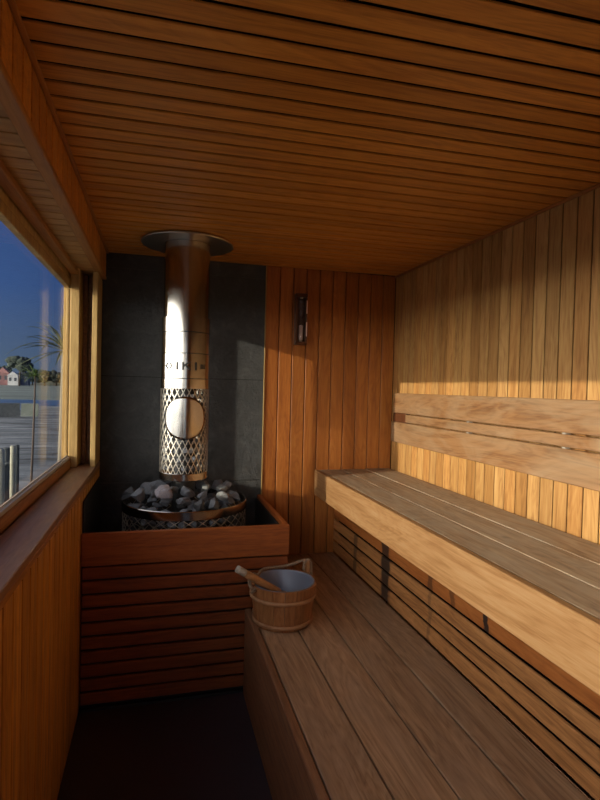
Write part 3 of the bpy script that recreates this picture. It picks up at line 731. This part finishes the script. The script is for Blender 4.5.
def rope(pts, r=0.0045, twist=28, n=None):
    P = [Vector(p) for p in pts]; Q = []
    for i in range(len(P)-1):          # Catmull-Rom
        p0, p1, p2, p3 = P[max(i-1, 0)], P[i], P[i+1], P[min(i+2, len(P)-1)]
        for k in range(12):
            t_ = k/12; Q.append(0.5*((2*p1)+(p2-p0)*t_+(2*p0-5*p1+4*p2-p3)*t_*t_+(3*p1-p0-3*p2+p3)*t_**3))
    Q.append(P[-1]); mb = MB(); ln = 0; 
    for ph in (0, 2*PI/3, 4*PI/3):
        pts2 = []; ln = 0
        for i, q in enumerate(Q):
            t_ = (Q[min(i+1, len(Q)-1)]-Q[max(i-1, 0)]).normalized()
            if i: ln += (Q[i]-Q[i-1]).length
            u = t_.cross(Vector((0.3, 0.2, 0.93))).normalized(); v_ = t_.cross(u); a = ph+ln*2*PI*twist
            pts2.append(q+(u*math.cos(a)+v_*math.sin(a))*r*0.60)
        mb.tube(pts2, r*0.55, 6)
    return mb
e1, e0 = ears
mb = rope([e1+Vector((0.014, 0.004, 0.0)), e1+Vector((0.0, 0.02, 0.018)), (BKX+0.04, BKY+0.138, z0+H+0.016), (BKX-0.06, BKY+0.130, z0+H+0.012), e0+Vector((0.03, 0.05, -0.004)), e0+Vector((0.0, 0.012, 0.004))], 0.0072)
mb2 = rope([e1+Vector((-0.012, 0.0, 0.012)), e1+Vector((0.004, -0.003, 0.026)), e1+Vector((0.018, 0.0, 0.008)), e1+Vector((0.020, -0.004, -0.03)), e1+Vector((0.024, -0.002, -0.065))], 0.0072)
mb3 = rope([e0+Vector((0.02, 0, 0.008)), e0+Vector((0.0, -0.004, 0.022)), e0+Vector((-0.018, 0.0, 0.0)), e0+Vector((-0.012, -0.018, -0.03)), e0+Vector((0.004, -0.028, -0.036)), e0+Vector((-0.014, -0.030, -0.050))], 0.0072)
mb4 = rope([e1+Vector((-0.014, -0.002, -0.022)), e1+Vector((-0.010, 0.002, 0.014)), e1+Vector((0.016, 0.01, 0.016)), e1+Vector((0.022, 0.008, -0.022))], 0.0065)
for q in (mb2, mb3, mb4): mb.add(q.v, q.f, True)
mb.build('rope_handle', M['rope'], bk)

# ladle leaning in the bucket, handle over the left rim
ld = empty('ladle', (BKX-0.02, BKY-0.04, z0+0.03)); tag(ld, 'wooden ladle resting in the bucket, handle over its left rim', 'ladle')
tip = Vector((0.338, 2.20, 0.684)); inn = Vector((0.530, 2.262, 0.550)); d = (inn-tip)
def flat_bar(p0, p1, w0, w1, th, n=6):
    d_ = (p1-p0).normalized(); sd = d_.cross(Vector((0, 0, 1))).normalized(); up_ = sd.cross(d_); vs = []; fs = []
    m_ = 10
    for i in range(n+1):
        c = p0.lerp(p1, i/n); w_ = (w0+(w1-w0)*i/n)/2; t_ = th/2
        for k in range(m_):
            a = 2*PI*k/m_; vs.append(c+sd*w_*math.copysign(abs(math.cos(a))**0.7, math.cos(a))+up_*t_*math.copysign(abs(math.sin(a))**0.7, math.sin(a)))
    for i in range(n):
        for k in range(m_): fs.append((i*m_+k, i*m_+(k+1) % m_, (i+1)*m_+(k+1) % m_, (i+1)*m_+k))
    fs += [tuple(range(m_))[::-1], tuple(n*m_+k for k in range(m_))]
    return MB().add(vs, fs, True)
flat_bar(tip.lerp(inn, 0.14), inn, 0.052, 0.042, 0.032).build('handle', M['ladle'], ld, fix=True)
flat_bar(tip, tip.lerp(inn, 0.139), 0.034, 0.056, 0.032).build('handle_end', M['ladle_end'], ld, fix=True)
MB().lathe([(0.0, 0.0), (0.020, 0.002), (0.036, 0.014), (0.042, 0.034), (0.042, 0.052), (0.038, 0.052), (0.038, 0.034), (0.032, 0.018), (0.018, 0.007), (0.0, 0.006)], 32, (inn.x+0.015, inn.y+0.006, z0+0.075)).build('bowl', M['ladle'], ld)

# ------------------------------------------------------------------ outside
def streaks(name, a, c, d, sx, sy, rough=0.9, thr=(0.35, 0.5, 0.68), spec=0.3):
    m, nt, b = mat(name); tc = N(nt, 'ShaderNodeTexCoord'); mp = N(nt, 'ShaderNodeMapping'); mp.inputs['Scale'].default_value = (sx, sy, 1); L(nt, tc.outputs['Object'], mp.inputs[0])
    n = N(nt, 'ShaderNodeTexNoise', Scale=1.0, Detail=9.0, Roughness=0.68, Distortion=0.6); L(nt, mp.outputs[0], n.inputs['Vector'])
    r = ramp(nt, [(thr[0], a), (thr[1], c), (thr[2], d)], n.outputs[0]); L(nt, r.outputs[0], b.inputs['Base Color'])
    b.inputs['Roughness'].default_value = rough; b.inputs['Specular IOR Level'].default_value = spec
    bp = N(nt, 'ShaderNodeBump', Strength=0.5, Distance=0.05); L(nt, n.outputs[0], bp.inputs['Height']); L(nt, bp.outputs[0], b.inputs['Normal'])
    return m
M['beach'] = streaks('beach', (0.045, 0.045, 0.045), (0.18, 0.20, 0.21), (0.40, 0.42, 0.42), 0.45, 1.5)
M['flat'] = streaks('tidal_flat', (0.10, 0.13, 0.11), (0.17, 0.21, 0.19), (0.25, 0.29, 0.27), 0.02, 0.15)
M['sea'] = streaks('sea_water', (0.03, 0.07, 0.13), (0.06, 0.12, 0.22), (0.12, 0.2, 0.3), 0.05, 0.5, 0.28, spec=0.6)
GZ = -0.5
def ground(name, x0, x1, y0, y1, z, m, label):
    struct(MB().box(x0, x1, y0, y1, z-0.3, z, 0).build(name, m), label)
ground('beach_ground', -9, 40, -30, 46, GZ, M['beach'], 'grey pebbly beach outside the window')
ground('sea_channel', -1500, 60, 46, 62, GZ-0.02, M['sea'], 'narrow blue channel of water beyond the beach')
ground('sea', -1500, -9, -900, 46, GZ-0.02, M['sea'], 'sea beyond the beach to the west')
ground('tidal_flat', -400, 300, 62, 420, GZ, M['flat'], 'green grey flats towards the far shore')
# far shore hill
mb = MB(); nx = 60; vs = []; fs = []
for i in range(nx+1):
    x = -260+i*6.0
    h = 5+4*math.sin(i*0.35)+3*math.sin(i*0.9+1)+rnd.uniform(0, 1.2)
    vs += [(x, 285, GZ), (x, 292, GZ+h*0.75), (x, 300, GZ+h), (x, 330, GZ)]
for i in range(nx):
    for q in range(3): fs.append((i*4+q, i*4+4+q, i*4+5+q, i*4+1+q))
mb.add(vs, fs, True); M['hill'] = plain('hill_green', (0.05, 0.065, 0.055), 0.95, noise=(0.3, (0.11, 0.12, 0.09)))
struct(mb.build('hill', M['hill'], fix=True), 'low wooded rise on the far shore')
def px(u, dist, dz=0):   # a bearing from the camera position to a distance
    a = YAW+math.atan((u-300)/FPX); return math.sin(a)*dist, math.cos(a)*dist
house_mats = {'pink': plain('pink_wall', (0.40, 0.20, 0.19), 0.8), 'white': plain('white_wall', (0.6, 0.6, 0.6), 0.8), 'grey': plain('grey_wall', (0.22, 0.25, 0.32), 0.8), 'roof': plain('grey_roof', (0.10, 0.11, 0.13), 0.8), 'rroof': plain('pale_roof', (0.62, 0.62, 0.62), 0.8), 'win': plain('house_window', (0.03, 0.04, 0.06), 0.2)}
def house(u, dist, wd, h, rh, wm, rm, label, hz=0.0):
    x, y = px(u, dist); b_ = empty('house', (x, y, GZ)); tag(b_, label, 'house', 'houses on the far shore')
    z = GZ
    MB().box(x-wd/2, x+wd/2, y, y+wd*0.8, z, z+h, 0).build('wall', house_mats[wm], b_)
    e = 0.3; vs = [(x-wd/2-e, y-e, z+h), (x+wd/2+e, y-e, z+h), (x+wd/2+e, y+wd*0.8+e, z+h), (x-wd/2-e, y+wd*0.8+e, z+h), (x, y-e, z+h+rh), (x, y+wd*0.8+e, z+h+rh)]
    MB().add(vs, [(0, 1, 4), (2, 3, 5), (1, 2, 5, 4), (3, 0, 4, 5), (3, 2, 1, 0)]).build('roof', house_mats[rm], b_)
    for k in (-0.25, 0.25): MB().box(x+k*wd-0.5, x+k*wd+0.5, y-0.05, y, z+h*0.45, z+h*0.8, 0).build('window', house_mats['win'], b_)
house(2.5, 262, 4.4, 5.2, 2.5, 'pink', 'pink', 'tall pink gabled house at left on the far shore')
house(12.5, 258, 4.0, 4.2, 1.8, 'white', 'rroof', 'small white house with a pale roof beside the pink one')
house(21.5, 262, 5.0, 4.2, 2.6, 'grey', 'roof', 'blue grey house right of the white house on the far shore')
house(-18, 262, 7, 5, 2, 'white', 'roof', 'white house left of the pink one on the far shore')
M['tree'] = plain('tree_leaves', (0.030, 0.045, 0.040), 0.95, noise=(0.8, (0.07, 0.09, 0.07)))
M['bark'] = plain('bark', (0.12, 0.09, 0.07), 0.9)
def far_tree(u, dist, w_, h, trunk, label):
    x, y = px(u, dist); t_ = empty('tree', (x, y, GZ)); tag(t_, label, 'tree', 'trees along the far shore')
    r_ = random.Random(int(u*7+w_*10)); bm = bmesh.new()
    for k in range(16):
        a = r_.uniform(0, 2*PI); q = math.sqrt(r_.uniform(0, 1))*w_*0.36; rz = trunk+(h-trunk)*r_.uniform(0.2, 0.8)
        m_ = Matrix.Translation((q*math.cos(a), q*math.sin(a)*0.7, rz)) @ Matrix.Diagonal((w_*0.2, w_*0.2, (h-trunk)*0.24, 1))
        bmesh.ops.create_icosphere(bm, subdivisions=2, radius=1.0, matrix=m_)
    for v in bm.verts: v.co += Vector((r_.uniform(-1, 1), r_.uniform(-1, 1), r_.uniform(-1, 1)))*w_*0.025
    me = bpy.data.meshes.new('crown'); bm.to_mesh(me); bm.free(); me.materials.append(M['tree'])
    o = bpy.data.objects.new('crown', me); C.objects.link(o); o.parent = t_
    MB().tube([(x, y, GZ), (x+0.2, y, GZ+trunk+1)], [0.35, 0.25], 8).build('trunk', M['bark'], t_)
far_tree(19, 232, 9.5, 11.5, 5.5, 'broad umbrella crowned tree rising above the houses')
far_tree(5, 284, 6.5, 9.0, 3.0, 'dark bushy tree behind the pink house')
far_tree(-16, 284, 7, 10, 3.0, 'dark bushy tree left of the pink house')
far_tree(32, 285, 8, 8.0, 1.5, 'low dark tree right of the blue grey house')
far_tree(44, 262, 8, 7.0, 1.5, 'low dark tree behind the spiky green plant')
far_tree(56, 285, 9, 7.5, 1.5, 'low dark tree seen beside the window jamb')
# low sea wall of stone and pale concrete
M['conc'] = plain('pale_concrete', (0.42, 0.44, 0.36), 0.9, noise=(2.0, (0.30, 0.34, 0.24)))
M['dkwall'] = plain('dark_timber_wall', (0.10, 0.11, 0.11), 0.9, noise=(6.0, (0.18, 0.19, 0.18)))
xa, ya = px(-40, 33); xb, yb_ = px(20, 33); xc, yc = px(38.5, 33)
def slab(name, xa, ya, xb, yb, h, th, m, label, cat):
    dx, dy = xb-xa, yb-ya; ln = math.hypot(dx, dy); nx_, ny_ = -dy/ln*th, dx/ln*th
    vs = [(xa, ya, GZ), (xb, yb, GZ), (xb+nx_, yb+ny_, GZ), (xa+nx_, ya+ny_, GZ)]; vs += [(a, b_, GZ+h) for a, b_, _ in vs]
    o = MB().add(vs, [(3, 2, 1, 0), (4, 5, 6, 7), (0, 1, 5, 4), (1, 2, 6, 5), (2, 3, 7, 6), (3, 0, 4, 7)]).build(name, m, origin=(xa, ya, GZ)); return tag(o, label, cat)
slab('retaining_wall', xa, ya, xb, yb_, 0.72, 0.3, M['dkwall'], 'dark low wall across the beach in the distance', 'wall')
slab('concrete_block', xb+0.05, yb_, xc, yc, 0.70, 0.6, M['conc'], 'pale mossy concrete block at the end of the dark wall', 'wall block')
M['post'] = plain('weathered_post', (0.50, 0.49, 0.38), 0.9, noise=(12, (0.34, 0.33, 0.26)))
M['post_d'] = plain('dark_post', (0.055, 0.065, 0.07), 0.9, noise=(12, (0.10, 0.11, 0.11)))
def bpost(u, dist, ztop, r, m, label):
    x, y = px(u, dist)
    o = MB().lathe([(0, GZ-0.1), (r, GZ-0.1), (r, ztop-0.02), (r*0.85, ztop), (0, ztop)], 16, (x, y, 0)).build('timber_post', m, origin=(x, y, GZ), fix=True); tag(o, label, 'post', 'timber posts on the beach')
def post_at(u, vt, dist, r, m, label):
    # height so the top stands where it is seen
    a = YAW+math.atan((u-300)/FPX); zt_ = 1.456-(vt-383.0)/FPX*dist*math.cos(math.atan((u-300)/FPX))
    bpost(u, dist, zt_, r, m, label)
post_at(1, 452, 6.5, 0.04, M['post'], 'pale post nearest the window at the left edge')
post_at(7, 450, 7.6, 0.04, M['post_d'], 'dark post just behind the pale post at the left edge')
post_at(13.5, 448, 6.7, 0.028, M['post'], 'slim pale post second from the left edge')
post_at(17.5, 447, 6.9, 0.026, M['post_d'], 'slim dark post standing against the second pale post')
xq, yq = px(2, 7.2); xr, yr = px(15, 7.2)
rl = empty('beach_rail', (xq, yq, GZ)); tag(rl, 'dark crossrail on two stakes behind the beach posts', 'rail')
MB().tube([(xq, yq, 0.45), (xr, yr, 0.47)], 0.02, 8).build('crossrail', M['post_d'], rl)
for q in ((xq+0.03, yq), (xr-0.03, yr)): MB().tube([(q[0], q[1]+0.03, GZ-0.05), (q[0], q[1]+0.03, 0.48)], 0.018, 8).build('stake', M['post_d'], rl)
# cordyline with long arching leaves
M['leaf'] = plain('long_leaf', (0.09, 0.12, 0.05), 0.5, noise=(8, (0.20, 0.22, 0.12)))
M['leaf_g'] = plain('green_leaf', (0.08, 0.14, 0.03), 0.5, noise=(8, (0.16, 0.24, 0.06)))
M['stem'] = plain('pale_stem', (0.22, 0.20, 0.16), 0.8)
def leaf(mb, base, d_, ln, wd, droop):
    d_ = d_.normalized(); sd = d_.cross(Vector((0, 0, 1)));
    sd = sd.normalized() if sd.length > 1e-4 else Vector((1, 0, 0)); vs = []; fs = []; n = 9
    for i in range(n+1):
        t_ = i/n; c = base+d_*ln*t_+Vector((0, 0, -droop*ln*t_*t_)); w_ = wd*math.sin(PI*min(0.12+t_*0.88, 1))*0.5+0.0008
        vs += [c-sd*w_+Vector((0, 0, w_*0.5)), c-Vector((0, 0, 0.001)), c+sd*w_+Vector((0, 0, w_*0.5))]
    for i in range(n):
        o = i*3; fs += [(o, o+1, o+4, o+3), (o+1, o+2, o+5, o+4)]
    mb.add(vs, fs, True)
def spiky(u, v, dist, ln, nlf, wd, m, label, stem_to=True, cat='plant', name='cabbage_tree'):
    a = YAW+math.atan((u-300)/FPX); x, y = math.sin(a)*dist, math.cos(a)*dist
    z = 1.456-(v-383.0)/FPX*dist*math.cos(math.atan((u-300)/FPX))
    p = empty(name, (x, y, GZ)); tag(p, label, cat); r_ = random.Random(int(u)); mb = MB()
    for k in range(nlf):
        th = 2*PI*k/nlf+r_.uniform(-0.3, 0.3); e = r_.uniform(-0.15, 1.2)
        leaf(mb, Vector((x, y, z)), Vector((math.cos(th)*math.cos(e), math.sin(th)*math.cos(e), math.sin(e))), ln*r_.uniform(0.6, 1.0), wd, r_.uniform(0.15, 0.6))
    mb.build('foliage', m, p)
    MB().tube([(x-0.05, y, GZ), (x-0.02, y, (z+GZ)/2), (x, y, z+0.02)], [0.06*ln, 0.05*ln, 0.04*ln], 8).build('stem', M['stem'] if nlf > 40 else M['bark'], p)
spiky(64, 352, 5.2, 0.60, 46, 0.020, M['leaf'], 'cabbage tree with long arching leaves just outside the far window end')
spiky(35, 378, 9.6, 0.34, 40, 0.022, M['leaf_g'], 'small bright green spiky plant left of the cabbage tree')
M['grass'] = plain('dry_grass', (0.34, 0.30, 0.17), 0.9, noise=(5, (0.46, 0.40, 0.24)))
for j, (u, dist, lab) in enumerate(((19, 8.9, 'tuft of dry beach grass just right of the beach posts'), (33, 7.9, 'tuft of dry beach grass nearest the far window jamb'), (50, 10.5, 'tuft of dry beach grass behind the far window jamb'))):
    x, y = px(u, dist); mb = MB(); r_ = random.Random(j+50)
    for k in range(70):
        th = r_.uniform(0, 2*PI); e = r_.uniform(0.5, 1.5); q = r_.uniform(0, 0.15)
        leaf(mb, Vector((x+q*math.cos(th), y+q*math.sin(th), GZ)), Vector((math.cos(th)*math.cos(e), math.sin(th)*math.cos(e), math.sin(e))), r_.uniform(0.25, 0.5), 0.010, r_.uniform(0.1, 0.5))
    tag(mb.build('grass_tuft', M['grass'], origin=(x, y, GZ)), lab, 'grass', 'dry grass tufts on the beach')

# pieces that belong to a part hang under that part
def nest(root, part, names):
    kids = [o for o in C.objects if o.parent is root]
    p = next(o for o in kids if o.name.split('.')[0] == part)
    for o in kids:
        if o.name.split('.')[0] in names:
            wl = parent_loc(o); o.parent = p; o.location = wl - parent_loc(p)
nest(st, 'flue_collar', ('letter_i', 'letter_k', 'emblem', 'seam_tab'))
nest(st, 'flue_mesh', ('round_plate', 'mesh_ring'))
nest(st, 'basket_mesh', ('basket_rim',))
nest(tm, 'glass_tube', ('sand', 'cap'))
nest(ld, 'handle', ('handle_end',))
